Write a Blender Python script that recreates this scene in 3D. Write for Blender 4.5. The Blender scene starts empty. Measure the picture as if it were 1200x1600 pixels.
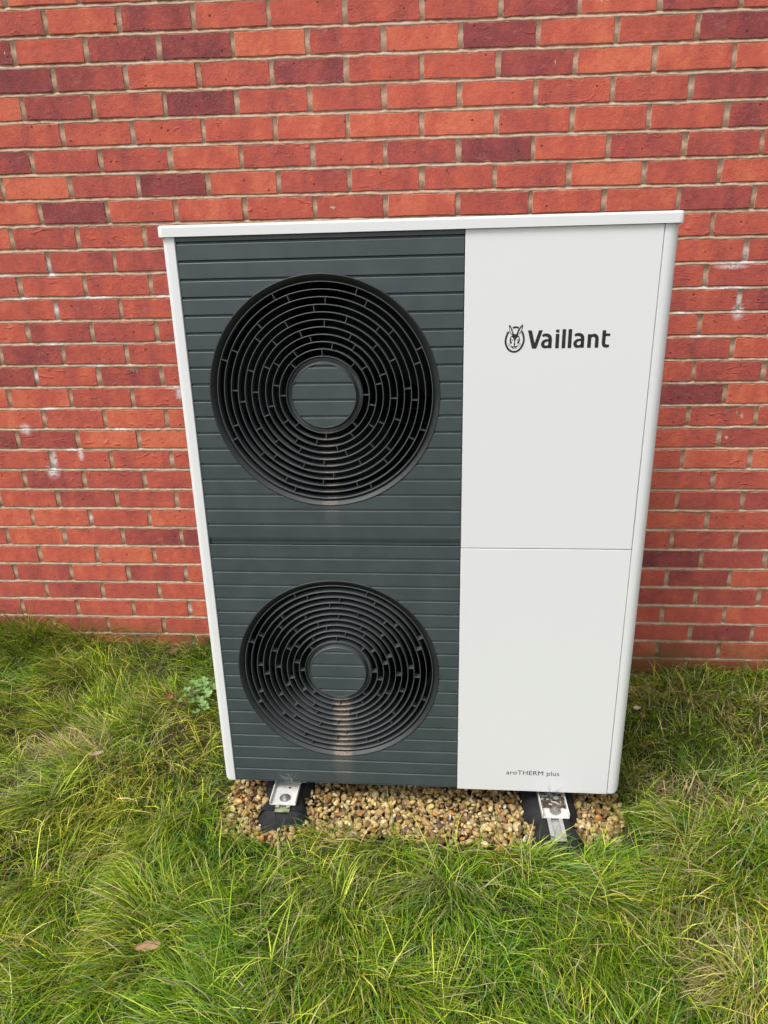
import bpy, bmesh, math, random
import numpy as np
from mathutils import Vector, Matrix, Euler
from mathutils.geometry import tessellate_polygon

# ------------------------------------------------------------------ scene, camera, light
S = bpy.context.scene
COL = S.collection
R_ = math.radians
rng = random.Random(7)
NR = np.random.RandomState(11)

CR = ((0.9981246, 0.0588897, -0.0167105), (0.0036702, -0.330062, -0.9439521), (-0.0611046, 0.9421205, -0.3296591))
CT = Vector((1.1437, -2.3749, 1.451))
FPX = 1082.482                                    # focal length for a 1200 px wide picture
cam_d = bpy.data.cameras.new('camera')
cam = bpy.data.objects.new('camera', cam_d); COL.objects.link(cam)
cam_d.sensor_fit = 'HORIZONTAL'; cam_d.sensor_width = 36.0; cam_d.lens = 36 * FPX / 1200
cam_d.clip_start = 0.05; cam_d.clip_end = 300
m = Matrix((( CR[0][0], -CR[1][0], -CR[2][0], CT.x), (CR[0][1], -CR[1][1], -CR[2][1], CT.y), (CR[0][2], -CR[1][2], -CR[2][2], CT.z), (0, 0, 0, 1)))
cam.matrix_world = m
S.camera = cam

SUN_EL, SUN_AZ = R_(56), R_(226)                  # azimuth measured clockwise from +Y: behind the camera, to the left
world = bpy.data.worlds.new('World'); S.world = world; world.use_nodes = True
wn, wl = world.node_tree.nodes, world.node_tree.links
sky = wn.new('ShaderNodeTexSky'); sky.sky_type = 'NISHITA'; sky.sun_disc = False
sky.sun_elevation = SUN_EL; sky.sun_rotation = SUN_AZ; sky.air_density = 1.0; sky.dust_density = 3.0
hs = wn.new('ShaderNodeHueSaturation'); hs.inputs['Saturation'].default_value = 0.30   # thin white cloud cover
wl.new(sky.outputs[0], hs.inputs['Color'])
bg = wn['Background']; bg.inputs['Strength'].default_value = 0.15
wl.new(hs.outputs[0], bg.inputs['Color'])
sun_d = bpy.data.lights.new('sun', 'SUN'); sun_d.energy = 1.6; sun_d.angle = R_(22); sun_d.color = (1.0, 0.972, 0.945)
sun = bpy.data.objects.new('sun', sun_d); COL.objects.link(sun)
sd = Vector((math.sin(SUN_AZ) * math.cos(SUN_EL), math.cos(SUN_AZ) * math.cos(SUN_EL), math.sin(SUN_EL)))
sun.rotation_euler = sd.to_track_quat('Z', 'Y').to_euler()
S.view_settings.view_transform = 'Standard'; S.view_settings.look = 'None'
S.view_settings.gamma = 1.0; S.view_settings.use_curve_mapping = False
S.view_settings.exposure = 0.51
S.render.engine = 'CYCLES'

# ------------------------------------------------------------------ helpers
def tag(o, label=None, cat=None, group=None, kind=None):
    if label: o['label'] = label
    if cat: o['category'] = cat
    if group: o['group'] = group
    if kind: o['kind'] = kind
    return o

def link(name, me, mats=None, parent=None):
    o = bpy.data.objects.new(name, me); COL.objects.link(o)
    if mats is not None and me is not None and not me.materials:
        for mm in (mats if isinstance(mats, (list, tuple)) else [mats]): me.materials.append(mm)
    if parent: o.parent = parent
    return o

def empty(name, loc=(0, 0, 0), rot=(0, 0, 0)):
    o = bpy.data.objects.new(name, None); COL.objects.link(o)
    o.empty_display_size = 0.1; o.location = loc; o.rotation_euler = rot
    return o

def pymesh(name, V, F, smooth=False):
    me = bpy.data.meshes.new(name); me.from_pydata([tuple(v) for v in V], [], F)
    if smooth: me.polygons.foreach_set('use_smooth', [True] * len(me.polygons))
    me.update(); return me

def npmesh(name, V, T, smooth=True, color=None, normals=None):
    """V (n,3), T (m,3) triangles, color (n,3) linear point colours"""
    me = bpy.data.meshes.new(name)
    me.vertices.add(len(V)); me.vertices.foreach_set('co', np.asarray(V, np.float32).ravel())
    T = np.asarray(T, np.int32)
    k = T.shape[1]
    me.loops.add(T.size); me.loops.foreach_set('vertex_index', T.ravel())
    me.polygons.add(len(T)); me.polygons.foreach_set('loop_start', np.arange(0, T.size, k, dtype=np.int32))
    me.polygons.foreach_set('loop_total', np.full(len(T), k, np.int32))
    me.polygons.foreach_set('use_smooth', np.full(len(T), smooth))
    me.update(calc_edges=True)
    if color is not None:
        a = me.color_attributes.new('tint', 'FLOAT_COLOR', 'POINT')
        a.data.foreach_set('color', np.hstack([color, np.ones((len(V), 1))]).astype(np.float32).ravel())
    return me

def bevel_bm(bm, w, seg=2):
    bmesh.ops.bevel(bm, geom=bm.edges[:], offset=w, segments=seg, profile=0.5, affect='EDGES', clamp_overlap=True)

def box_bm(bm, x0, x1, y0, y1, z0, z1):
    v = [bm.verts.new(c) for c in ((x0, y0, z0), (x1, y0, z0), (x1, y1, z0), (x0, y1, z0), (x0, y0, z1), (x1, y0, z1), (x1, y1, z1), (x0, y1, z1))]
    for f in ((0, 3, 2, 1), (4, 5, 6, 7), (0, 1, 5, 4), (1, 2, 6, 5), (2, 3, 7, 6), (3, 0, 4, 7)):
        bm.faces.new([v[i] for i in f])

def bm_mesh(bm, name, smooth=False):
    bmesh.ops.recalc_face_normals(bm, faces=bm.faces[:])
    me = bpy.data.meshes.new(name); bm.to_mesh(me); bm.free()
    if smooth:
        try: me.set_sharp_from_angle(angle=R_(40))
        except Exception: pass
        me.polygons.foreach_set('use_smooth', [p.area < 9e-4 for p in me.polygons])   # big plates stay flat
    return me

def box(name, x0, x1, y0, y1, z0, z1, mat, parent=None, bev=0.0, seg=2):
    bm = bmesh.new(); box_bm(bm, x0, x1, y0, y1, z0, z1)
    if bev: bevel_bm(bm, bev, seg)
    return link(name, bm_mesh(bm, name, smooth=bev > 0), mat, parent)

def lathe(profile, n, axis='y', cx=0, cz=0, arc=(0, 2 * math.pi)):
    """profile of (r, depth) turned about the y axis; returns V, F"""
    V, F = [], []
    k = len(profile)
    for i in range(n):
        a = arc[0] + (arc[1] - arc[0]) * i / n
        for r, d in profile: V.append((cx + r * math.sin(a), d, cz + r * math.cos(a)))
    for i in range(n):
        j = (i + 1) % n
        for q in range(k - 1): F.append((i * k + q, i * k + q + 1, j * k + q + 1, j * k + q))
    return V, F

def tube(pts, r, n=5, taper=1.0):
    V, F = [], []
    pts = [Vector(p) for p in pts]
    for i, p in enumerate(pts):
        d = (pts[min(i + 1, len(pts) - 1)] - pts[max(i - 1, 0)]).normalized()
        u = d.cross(Vector((0.3, 0.2, 1))).normalized(); w = d.cross(u)
        rr = r * (1 + (taper - 1) * i / (len(pts) - 1))
        for k in range(n):
            a = 2 * math.pi * k / n; V.append(p + (u * math.cos(a) + w * math.sin(a)) * rr)
    for i in range(len(pts) - 1):
        for k in range(n):
            F.append((i * n + k, i * n + (k + 1) % n, (i + 1) * n + (k + 1) % n, (i + 1) * n + k))
    return V, F

# smooth value noise in 2-D for numpy (layout, mounds, tufts)
_tab = NR.rand(256, 256)
def vnoise(x, y, s, seed=0):
    x = np.asarray(x) * s + seed * 17.3; y = np.asarray(y) * s + seed * 9.7
    xi = np.floor(x).astype(int); yi = np.floor(y).astype(int); fx = x - xi; fy = y - yi
    fx = fx * fx * (3 - 2 * fx); fy = fy * fy * (3 - 2 * fy)
    g = lambda a, b: _tab[a % 256, b % 256]
    return (g(xi, yi) * (1 - fx) + g(xi + 1, yi) * fx) * (1 - fy) + (g(xi, yi + 1) * (1 - fx) + g(xi + 1, yi + 1) * fx) * fy

# ------------------------------------------------------------------ materials
class N:
    """small node-tree builder"""
    def __init__(self, name):
        self.m = bpy.data.materials.new(name); self.m.use_nodes = True
        self.n, self.l = self.m.node_tree.nodes, self.m.node_tree.links
        self.b = self.n['Principled BSDF']; self.o = self.n['Material Output']
    def a(self, t, **k):
        x = self.n.new(t)
        for q, v in k.items(): setattr(x, q, v)
        return x
    def put(self, sock, v):
        if isinstance(v, bpy.types.NodeSocket): self.l.new(v, sock)
        else: sock.default_value = v
    def pos(self): return self.a('ShaderNodeNewGeometry').outputs['Position']
    def objc(self): return self.a('ShaderNodeTexCoord').outputs['Object']
    def vmul(self, v, s):
        x = self.a('ShaderNodeVectorMath', operation='MULTIPLY'); self.put(x.inputs[0], v); self.put(x.inputs[1], s); return x.outputs[0]
    def vadd(self, v, s):
        x = self.a('ShaderNodeVectorMath', operation='ADD'); self.put(x.inputs[0], v); self.put(x.inputs[1], s); return x.outputs[0]
    def noise(self, vec, scale, detail=3, rough=0.55, dist=0.0, out='Fac'):
        x = self.a('ShaderNodeTexNoise'); self.put(x.inputs['Vector'], vec)
        x.inputs['Scale'].default_value = scale; x.inputs['Detail'].default_value = detail
        x.inputs['Roughness'].default_value = rough; x.inputs['Distortion'].default_value = dist
        return x.outputs[out]
    def voro(self, vec, scale, feature='F1', rnd=1.0):
        x = self.a('ShaderNodeTexVoronoi', feature=feature); self.put(x.inputs['Vector'], vec)
        x.inputs['Scale'].default_value = scale; x.inputs['Randomness'].default_value = rnd
        return x
    def ma(self, op, a, b=0.0, c=0.0, clamp=False):
        x = self.a('ShaderNodeMath', operation=op, use_clamp=clamp)
        self.put(x.inputs[0], a); self.put(x.inputs[1], b); self.put(x.inputs[2], c); return x.outputs[0]
    def rng(self, v, a, b, c=0.0, d=1.0, smooth=True):
        x = self.a('ShaderNodeMapRange', interpolation_type='SMOOTHSTEP' if smooth else 'LINEAR')
        self.put(x.inputs[0], v); x.inputs[1].default_value = a; x.inputs[2].default_value = b
        x.inputs[3].default_value = c; x.inputs[4].default_value = d; return x.outputs[0]
    def mix(self, f, a, b, bt='MIX'):
        x = self.a('ShaderNodeMix', data_type='RGBA', blend_type=bt)
        self.put(x.inputs[0], f)
        self.put(x.inputs[6], a if isinstance(a, bpy.types.NodeSocket) else (*a, 1)); self.put(x.inputs[7], b if isinstance(b, bpy.types.NodeSocket) else (*b, 1))
        return x.outputs[2]
    def ramp(self, f, stops):
        x = self.a('ShaderNodeValToRGB'); self.put(x.inputs[0], f); e = x.color_ramp.elements
        e[0].position, e[0].color = stops[0][0], (*stops[0][1], 1)
        e[1].position, e[1].color = stops[-1][0], (*stops[-1][1], 1)
        for p, c in stops[1:-1]:
            q = e.new(p); q.color = (*c, 1)
        return x.outputs[0]
    def sep(self, v):
        x = self.a('ShaderNodeSeparateXYZ'); self.put(x.inputs[0], v); return x.outputs
    def bump(self, h, dist, strength=1.0, normal=None):
        x = self.a('ShaderNodeBump'); self.put(x.inputs['Height'], h); x.inputs['Distance'].default_value = dist
        self.put(x.inputs['Strength'], strength)
        if normal: self.l.new(normal, x.inputs['Normal'])
        return x.outputs[0]
    def fin(self, col=None, rough=0.6, normal=None, metal=0.0, spec=0.5):
        if col is not None: self.put(self.b.inputs['Base Color'], col if isinstance(col, bpy.types.NodeSocket) else (*col, 1))
        self.put(self.b.inputs['Roughness'], rough); self.put(self.b.inputs['Metallic'], metal)
        self.b.inputs['Specular IOR Level'].default_value = spec
        if normal: self.l.new(normal, self.b.inputs['Normal'])
        return self.m

# white salt stains (efflorescence) on the wall: x, z, radius x, radius z
STAINS = []
def wall_salt(g):
    p = g.pos(); acc = None
    fine = g.noise(p, 420, 2, 0.7); mid = g.noise(p, 70, 3, 0.6)
    for (x, z, rx, rz) in STAINS:
        q = g.vmul(g.vadd(p, (-x, 0, -z)), (1 / rx, 0, 1 / rz))
        ln = g.a('ShaderNodeVectorMath', operation='LENGTH'); g.put(ln.inputs[0], q)
        f = g.rng(ln.outputs['Value'], 1.0, 0.1)
        acc = f if acc is None else g.ma('MAXIMUM', acc, f)
    f = g.ma('MULTIPLY', acc, g.rng(g.ma('ADD', g.ma('MULTIPLY', mid, 0.55), g.ma('MULTIPLY', fine, 0.45)), 0.36, 0.54))
    return g.ma('MULTIPLY', f, 0.95)

def brick_mat(name, use_object):
    g = N(name); p = g.pos()
    if use_object:
        oi = g.a('ShaderNodeObjectInfo'); sc = g.a('ShaderNodeSeparateColor'); g.l.new(oi.outputs['Color'], sc.inputs[0])
        tone, seed, crease = sc.outputs[0], sc.outputs[1], sc.outputs[2]
    else:
        at = g.a('ShaderNodeAttribute', attribute_name='tint'); sc = g.a('ShaderNodeSeparateColor'); g.l.new(at.outputs['Color'], sc.inputs[0])
        tone, seed, crease = sc.outputs[0], sc.outputs[1], sc.outputs[2]
    cv = g.a('ShaderNodeCombineXYZ'); g.put(cv.inputs[0], g.ma('MULTIPLY', seed, 31.0)); g.put(cv.inputs[1], g.ma('MULTIPLY', seed, 77.0)); g.put(cv.inputs[2], g.ma('MULTIPLY', seed, 13.0))
    q = g.vadd(p, cv.outputs[0])
    big = g.noise(g.vmul(q, (1.6, 1, 0.8)), 11, 2, 0.5)              # broad vertical kiln bands
    med = g.noise(q, 45, 4, 0.65)
    t = g.ma('ADD', tone, g.ma('MULTIPLY', g.ma('SUBTRACT', big, 0.5), 0.9))
    t = g.ma('ADD', t, g.ma('MULTIPLY', g.ma('SUBTRACT', med, 0.5), 0.42))
    col = g.ramp(t, [(0.0, (0.18, 0.044, 0.050)), (0.28, (0.28, 0.058, 0.057)), (0.55, (0.425, 0.086, 0.065)), (0.8, (0.55, 0.112, 0.069)), (1.0, (0.64, 0.160, 0.086))])
    fine = g.noise(q, 330, 3, 0.75)
    col = g.mix(g.rng(fine, 0.55, 0.72, 0, 0.60), col, (0.68, 0.27, 0.18))      # pale sand grains
    col = g.mix(g.rng(fine, 0.44, 0.28, 0, 0.45), col, (0.17, 0.034, 0.030))
    vo = g.voro(q, 52)                                            # small burnt specks
    spk = g.rng(vo.outputs['Distance'], 0.22, 0.10)
    sel = g.a('ShaderNodeSeparateColor'); g.l.new(vo.outputs['Color'], sel.inputs[0])
    spk = g.ma('MULTIPLY', spk, g.rng(sel.outputs[0], 0.90, 0.93))
    col = g.mix(g.ma('MULTIPLY', spk, 0.85), col, (0.05, 0.022, 0.02))
    # pale dusty scum drawn from the joints
    dust = g.rng(g.noise(g.vmul(q, (1, 1, 2.2)), 24, 4, 0.7), 0.56, 0.80, 0, 0.38)
    col = g.mix(dust, col, (0.50, 0.25, 0.20))
    if use_object:                                                # mortar dragged over the arrises
        lc = g.sep(g.objc()); jn = g.noise(q, 55, 4, 0.7)
        ex_ = g.ma('ADD', g.ma('ABSOLUTE', lc[0]), g.ma('MULTIPLY', g.ma('SUBTRACT', jn, 0.5), 0.016))
        ez_ = g.ma('ADD', g.ma('ABSOLUTE', lc[2]), g.ma('MULTIPLY', g.ma('SUBTRACT', jn, 0.5), 0.012))
        sm = g.ma('MAXIMUM', g.rng(ex_, 0.1035, 0.1065), g.rng(ez_, 0.0300, 0.0325))
        col = g.mix(g.ma('MULTIPLY', sm, 0.75), col, (0.50, 0.34, 0.24))
    salt = wall_salt(g)
    col = g.mix(salt, col, (0.74, 0.66, 0.66))
    z = g.sep(p)[2]
    algae = g.ma('MULTIPLY', g.rng(g.ma('SUBTRACT', z, g.rng(g.sep(p)[0], 0.35, -0.15, 0.0, 0.07)), 0.16, 0.02), g.rng(g.noise(p, 9, 4, 0.6), 0.28, 0.55))
    col = g.mix(g.ma('MULTIPLY', algae, 0.72), col, (0.145, 0.105, 0.030))
    # creased, dragged faces
    w = g.a('ShaderNodeTexNoise', noise_type='RIDGED_MULTIFRACTAL'); g.put(w.inputs['Vector'], g.vmul(q, (1, 1, 2.6)))
    w.inputs['Scale'].default_value = 21; w.inputs['Detail'].default_value = 5; w.inputs['Distortion'].default_value = 1.2
    rdg = g.rng(w.outputs[0], 0.2, 1.5, 0, 1, False)
    col = g.mix(g.ma('MULTIPLY', g.ma('MULTIPLY', g.rng(rdg, 0.42, 0.75), crease), 0.30), col, (0.66, 0.26, 0.17))
    hgt = g.ma('ADD', g.ma('MULTIPLY', rdg, g.ma('MULTIPLY', crease, 1.8)), g.ma('MULTIPLY', med, 0.6))
    nb = g.bump(hgt, 0.0055, 1.0)
    nb = g.bump(fine, 0.0018, 1.0, nb)
    pit = g.bump(g.ma('MULTIPLY', spk, -1.0), 0.001, 1.0, nb)
    return g.fin(col, g.rng(med, 0.3, 0.7, 0.78, 0.92), pit, spec=0.3)

def mortar_mat():
    g = N('mortar'); p = g.pos()
    n1 = g.noise(p, 60, 4, 0.6); n2 = g.noise(p, 420, 3, 0.75)
    col = g.ramp(n1, [(0.25, (0.41, 0.268, 0.178)), (0.55, (0.56, 0.378, 0.262)), (0.8, (0.67, 0.48, 0.355))])
    col = g.mix(g.rng(n2, 0.55, 0.75, 0, 0.5), col, (0.58, 0.46, 0.34))
    col = g.mix(g.rng(n2, 0.42, 0.25, 0, 0.6), col, (0.24, 0.16, 0.11))
    lime = g.rng(g.noise(p, 7, 3, 0.6), 0.50, 0.72, 0, 0.45)
    col = g.mix(lime, col, (0.58, 0.50, 0.43))
    col = g.mix(wall_salt(g), col, (0.80, 0.76, 0.74))
    z = g.sep(p)[2]
    col = g.mix(g.ma('MULTIPLY', g.rng(z, 0.2, 0.04), g.rng(g.noise(p, 9, 4, 0.6), 0.36, 0.6, 0, 0.7)), col, (0.13, 0.11, 0.04))
    nb = g.bump(n2, 0.0014, 0.9); nb = g.bump(n1, 0.003, 0.6, nb)
    return g.fin(col, 0.93, nb, spec=0.2)

def white_paint(name='white powder coat', base=(0.765, 0.765, 0.765)):
    g = N(name); p = g.objc()
    n = g.noise(g.vmul(p, (6, 6, 0.8)), 9, 4, 0.6)
    n = g.noise(p, 3, 3, 0.6)
    col = g.mix(g.rng(n, 0.42, 0.75, 0, 0.3), base, tuple(c * 0.96 for c in base))
    z = g.sep(p)[2]
    spl = g.ma('MULTIPLY', g.rng(g.noise(p, 160, 3, 0.7), 0.64, 0.72), g.rng(z, 0.26, 0.085))   # mud splash specks low down
    col = g.mix(g.ma('MULTIPLY', spl, 0.45), col, (0.33, 0.29, 0.23))
    nb = g.bump(g.noise(p, 1200, 1), 0.00006, 0.5)
    return g.fin(col, g.rng(n, 0.3, 0.7, 0.34, 0.46), nb, spec=0.5)

FX, FZ1, FZ2 = 0.3408, 0.3449, 1.0779             # fan centres in panel coordinates (x from left, z down)
def grille_mat(name, base, rough, dirt=1.0):
    g = N(name); p = g.objc(); 
    co = g.a('ShaderNodeAttribute', attribute_name='loc')
    s = g.sep(co.outputs['Vector']); px, pz = s[0], s[2]
    n = g.noise(co.outputs['Vector'], 14, 4, 0.6); f = g.noise(co.outputs['Vector'], 260, 3, 0.7)
    col = g.mix(g.rng(n, 0.35, 0.7, 0, 0.5), base, tuple(c * 1.25 + 0.004 for c in base))
    # dust: fine pale speckle everywhere, brown streak below each hub
    col = g.mix(g.rng(f, 0.66, 0.78, 0, 0.35), col, (0.26, 0.27, 0.26))
    gm = g.a('ShaderNodeNewGeometry'); up = g.rng(g.sep(gm.outputs['Normal'])[2], 0.25, 0.8)
    acc = None
    for fz, rx, k0, up_k in ((FZ1, 0.030, 0.30, 0.45), (FZ2, 0.036, 0.7, 0.85)):
        dx = g.rng(g.ma('ABSOLUTE', g.ma('ADD', g.ma('SUBTRACT', px, FX + 0.004), g.ma('MULTIPLY', g.ma('SUBTRACT', n, 0.5), 0.06))), rx, rx * 0.25)
        dz = g.ma('MULTIPLY', g.rng(pz, fz + 0.078, fz + 0.088), g.rng(pz, fz + 0.42, fz + 0.24, 0.0, 1.0))
        m1 = g.ma('MULTIPLY', g.ma('MULTIPLY', dx, dz), g.ma('ADD', g.ma('MULTIPLY', up, 0.65 * up_k), 0.22 * k0))
        acc = m1 if acc is None else g.ma('ADD', acc, m1)
    acc = g.ma('MULTIPLY', acc, g.rng(f, 0.34, 0.60, 0.10, 1.3), 0, True)
    col = g.mix(g.ma('MULTIPLY', acc, dirt, 0, True), col, (0.34, 0.26, 0.20))
    edge = g.rng(g.sep(gm.outputs['Normal'])[1], -0.80, -0.97)                # edge highlight painted into the colour, plus chalky weathering, on the forward edges
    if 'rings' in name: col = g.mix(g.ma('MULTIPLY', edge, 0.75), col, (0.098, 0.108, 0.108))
    # dust film on upward edges
    col = g.mix(g.ma('MULTIPLY', up, 0.12), col, (0.26, 0.27, 0.265))
    return g.fin(col, g.ma('ADD', g.rng(n, 0.3, 0.7, rough, rough + 0.12), g.ma('MULTIPLY', acc, 0.4)), None, spec=0.5)

def plain(name, col, rough=0.5, metal=0.0, bscale=0, bdist=0.0, var=0.0):
    g = N(name); c = (*col, 1); p = g.objc()
    cc = c
    if var:
        n = g.noise(p, 40, 4, 0.6); cc = g.mix(g.rng(n, 0.35, 0.7), tuple(x * (1 - var) for x in col), tuple(min(1, x * (1 + var)) for x in col))
    nb = g.bump(g.noise(p, bscale, 3), bdist, 0.8) if bscale else None
    return g.fin(cc if var else col, rough, nb, metal)

def tint_mat(name, rough, translucent=0.0, fine=None, spec=0.4):
    g = N(name); at = g.a('ShaderNodeAttribute', attribute_name='tint'); col = at.outputs['Color']
    nb = None
    if fine:
        n = g.noise(g.pos(), fine, 4, 0.65)
        col = g.mix(1.0, col, g.ramp(n, [(0.3, (0.62, 0.6, 0.58)), (0.7, (1.18, 1.15, 1.1))]), 'MULTIPLY')
        nb = g.bump(n, 0.0012, 0.6)
    m_ = g.fin(col, rough, nb, spec=spec)
    if translucent:
        tr = g.a('ShaderNodeBsdfTranslucent'); g.l.new(col, tr.inputs[0])
        mx = g.a('ShaderNodeMixShader'); mx.inputs[0].default_value = translucent
        g.l.new(g.b.outputs[0], mx.inputs[1]); g.l.new(tr.outputs[0], mx.inputs[2]); g.l.new(mx.outputs[0], g.o.inputs[0])
    return m_

# ------------------------------------------------------------------ projection used only to decide which bricks can be seen
def proj(x, y, z):
    d = (x - CT.x, y - CT.y, z - CT.z)
    c = [sum(r[i] * d[i] for i in range(3)) for r in CR]
    return 600 + FPX * c[0] / c[2], 800 + FPX * c[1] / c[2], c[2]

# ------------------------------------------------------------------ brick wall (wall face at y = 0)
Z0, CH, BL = 2.13, 0.075, 0.225                   # height of joint 0, course height, stretcher module
STAINS += [(-.1125, 1.480, .012, .034), (-.105, 1.452, .035, .010), (-.30, 1.456, .085, .009), (-.1125, 1.335, .013, .040), (-.24, 1.381, .10, .008), (.02, 1.380, .09, .007),
           (.27, 1.381, .05, .009), (-.14, 1.231, .07, .007), (.27, 1.078, .055, .010), (.285, 1.055, .026, .032), (-.215, .815, .020, .055), (-.225, .775, .035, .040), (-.135, .855, .045, .009), (-.11, .835, .016, .030),
           (-.1125, .590, .014, .030), (.225, .215, .010, .034), (-.20, 1.006, .05, .009), (-.0, 1.156, .06, .008), (.05, .931, .06, .007), (-.225, 1.12, .012, .03), (-.30, .93, .03, .03), (2.1375, 1.480, .013, .030), (2.12, 1.455, .10, .009), (2.10, 1.443, .07, .010), (2.08, 1.380, .13, .008),
           (2.1375, 1.345, .012, .030), (2.140, 1.305, .028, .034), (2.0, 1.080, .028, .010), (2.02, 1.231, .035, .007), (1.97, 1.306, .05, .007)]
TONES = {-2: (-1.5, 'OOrRRRrORRR'), -1: (-1, 'rOdRRRrdOdRR'), 0: (-1.5, 'DRdDOrODORD'), 1: (-1, 'DdORdRRdOOO'), 2: (-1.5, 'OdRDRrRRRRd'), 3: (-1, 'RRRRROORRRd'),
         4: (-1.5, 'drrOrRrDOrrR'), 5: (-1, 'OrDOrRRROROR'), 6: (-1.5, 'ODRORROrRRdR'), 7: (-1, 'rRrRRRRRRRRR'), 8: (-1.5, 'rrrRRRRRRRRr'), 9: (-2, 'rRRRRRRRRRRr'),
         10: (-1.5, 'RrRRRRRRRRrd'), 11: (-2, 'OrrrRRRRRRRRr'), 12: (-1.5, 'drRRRRRRRRrO'), 13: (-2, 'dRdRRRRRRRRrR'), 14: (-1.5, 'ORRRRRRRRRDO'),
         15: (-2, 'OROORRRRRRRRR'), 16: (-2.5, 'ddOORRRRRRRRr'), 17: (-2, 'RRRRRRRRRRROO'), 18: (-1.5, 'rRrRRRRRRRRR'), 19: (-2, 'RrrRRRRRRRRrr'),
         20: (-2.5, 'OORORRRRRRROR'), 21: (-2, 'ORdDORRRRRRrrO'), 22: (-1.5, 'OORORRRRRRDr'), 23: (-2, 'rRrRRRRRRRRdR'), 24: (-1.5, 'rRRrRRRRRRrr')}
TV = {'O': 0.86, 'R': 0.69, 'r': 0.56, 'd': 0.38, 'D': 0.22}
CREASE_ROWS = {7: .5, 9: .5, 10: .5, 11: .7, 12: .3, 13: .9, 14: .9, 15: .7, 16: .8, 17: .9, 18: .7}

def brick_outline(k):
    r = random.Random(100 + k); w, h = 0.2105 / 2, 0.0630 / 2
    e = lambda s: r.uniform(-s, s)
    return [(-w + e(.0016), -h + e(.0010)), (-w * .35 + e(.02), -h + e(.0013)), (w * .4 + e(.02), -h + e(.0013)), (w + e(.0012), -h + e(.0008)),
            (w + e(.0014), e(.01)), (w + e(.0012), h + e(.0008)), (w * .35 + e(.02), h + e(.0013)), (-w * .4 + e(.02), h + e(.0013)), (-w + e(.0012), h + e(.0008)), (-w + e(.0014), e(.01))]
def brick_geo(k):
    o = brick_outline(k); n = len(o); r = random.Random(300 + k)
    c = 0.0016
    V = []
    for x, z in o: V.append((x - math.copysign(c, x) * (abs(x) > .09), r.uniform(-.0003, .0003), z - math.copysign(c, z) * (abs(z) > .02)))
    for x, z in o: V.append((x, 0.0018 + r.uniform(-.0004, .0006), z))
    for x, z in o: V.append((x, 0.028, z))
    F = [tuple(range(n))]
    for a in (0, n):
        for i in range(n):
            j = (i + 1) % n; F.append((a + i, a + n + i, a + n + j, a + j))
    return V, F
BV = [brick_geo(k) for k in range(14)]
m_brick, m_brick2, m_mortar = brick_mat('brick clay', True), brick_mat('brick clay distant', False), mortar_mat()
BM = [pymesh('brick', V, F) for V, F in BV]
for me in BM: me.materials.append(m_brick)

wall = empty('brick_wall', (1.1, 0, 0))
tag(wall, 'red brick house wall in stretcher bond with sandy mortar behind the white heat pump', 'wall')

# silhouette of the cabinet in the picture (its front) for the seen / unseen split
UQ = [(251, 371), (1064, 352), (971, 1240), (352, 1217)]
def inside(u, v):
    s = [(UQ[(i + 1) % 4][0] - UQ[i][0]) * (v - UQ[i][1]) - (UQ[(i + 1) % 4][1] - UQ[i][1]) * (u - UQ[i][0]) for i in range(4)]
    return all(q > 0 for q in s)
XL, XR = -2.6, 4.9
sv, sf, sc_ = [], [], []
seen = 0
for c in range(-14, 31):
    base, tones = TONES.get(c, (-2 if c % 2 else -1.5, ''))
    zc = Z0 - CH * (c + 0.5)
    n0 = 0.0 if c % 2 else 0.5
    i0 = math.floor(XL / BL)
    for i in range(i0, int(XR / BL) + 1):
        n = i + n0
        x0 = n * BL + 0.005
        xc = x0 + 0.1075 + rng.uniform(-.0015, .0015)
        ti = int(round(n - base))
        ch = tones[ti] if 0 <= ti < len(tones) else rng.choice('RRRRrrrOOdR')
        tone = TV[ch] + rng.uniform(-.06, .06)
        cr = CREASE_ROWS.get(c, 0.0) * rng.uniform(.7, 1.7)
        if c < 7: cr = rng.choice((0, 0, 0.15, 0.7)) if ch in 'RrD' else 0.05
        cr = min(1.0, cr); seed = rng.random(); k = rng.randrange(14)
        flip = rng.random() < .5
        y = rng.uniform(-.0012, .0010); rot = Euler((rng.uniform(-.012, .012), rng.uniform(-.004, .004), rng.uniform(-.006, .006)))
        cs = [proj(xc + a, 0, zc + b) for a in (-.107, .107) for b in (-.032, .032)]
        vis = any(0 < u < 1200 and 0 < v < 1600 for u, v, _ in cs) and not all(inside(u, v) for u, v, _ in cs) and zc > 0
        if vis:
            seen += 1
            o = bpy.data.objects.new('brick', BM[k]); COL.objects.link(o); o.parent = wall
            o.location = (xc - 1.1, y, zc); o.rotation_euler = rot
            if flip: o.rotation_euler = (rot.x, rot.y + math.pi, rot.z)
            o.color = (tone, seed, cr, 1)
        else:
            b0 = len(sv); M = rot.to_matrix()
            for v in BV[k][0]:
                q = M @ Vector(v); sv.append((q.x + xc - 1.1, q.y + y, q.z + zc)); sc_.append((tone, seed, cr))
            sf += [tuple(b0 + q for q in f) for f in BV[k][1]]
me = pymesh('brick', sv, sf)
a = me.color_attributes.new('tint', 'FLOAT_COLOR', 'POINT'); a.data.foreach_set('color', np.hstack([np.array(sc_), np.ones((len(sc_), 1))]).astype(np.float32).ravel())
tag(link('brick', me, m_brick2, wall), kind='stuff')
print('bricks seen one by one', seen)

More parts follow.
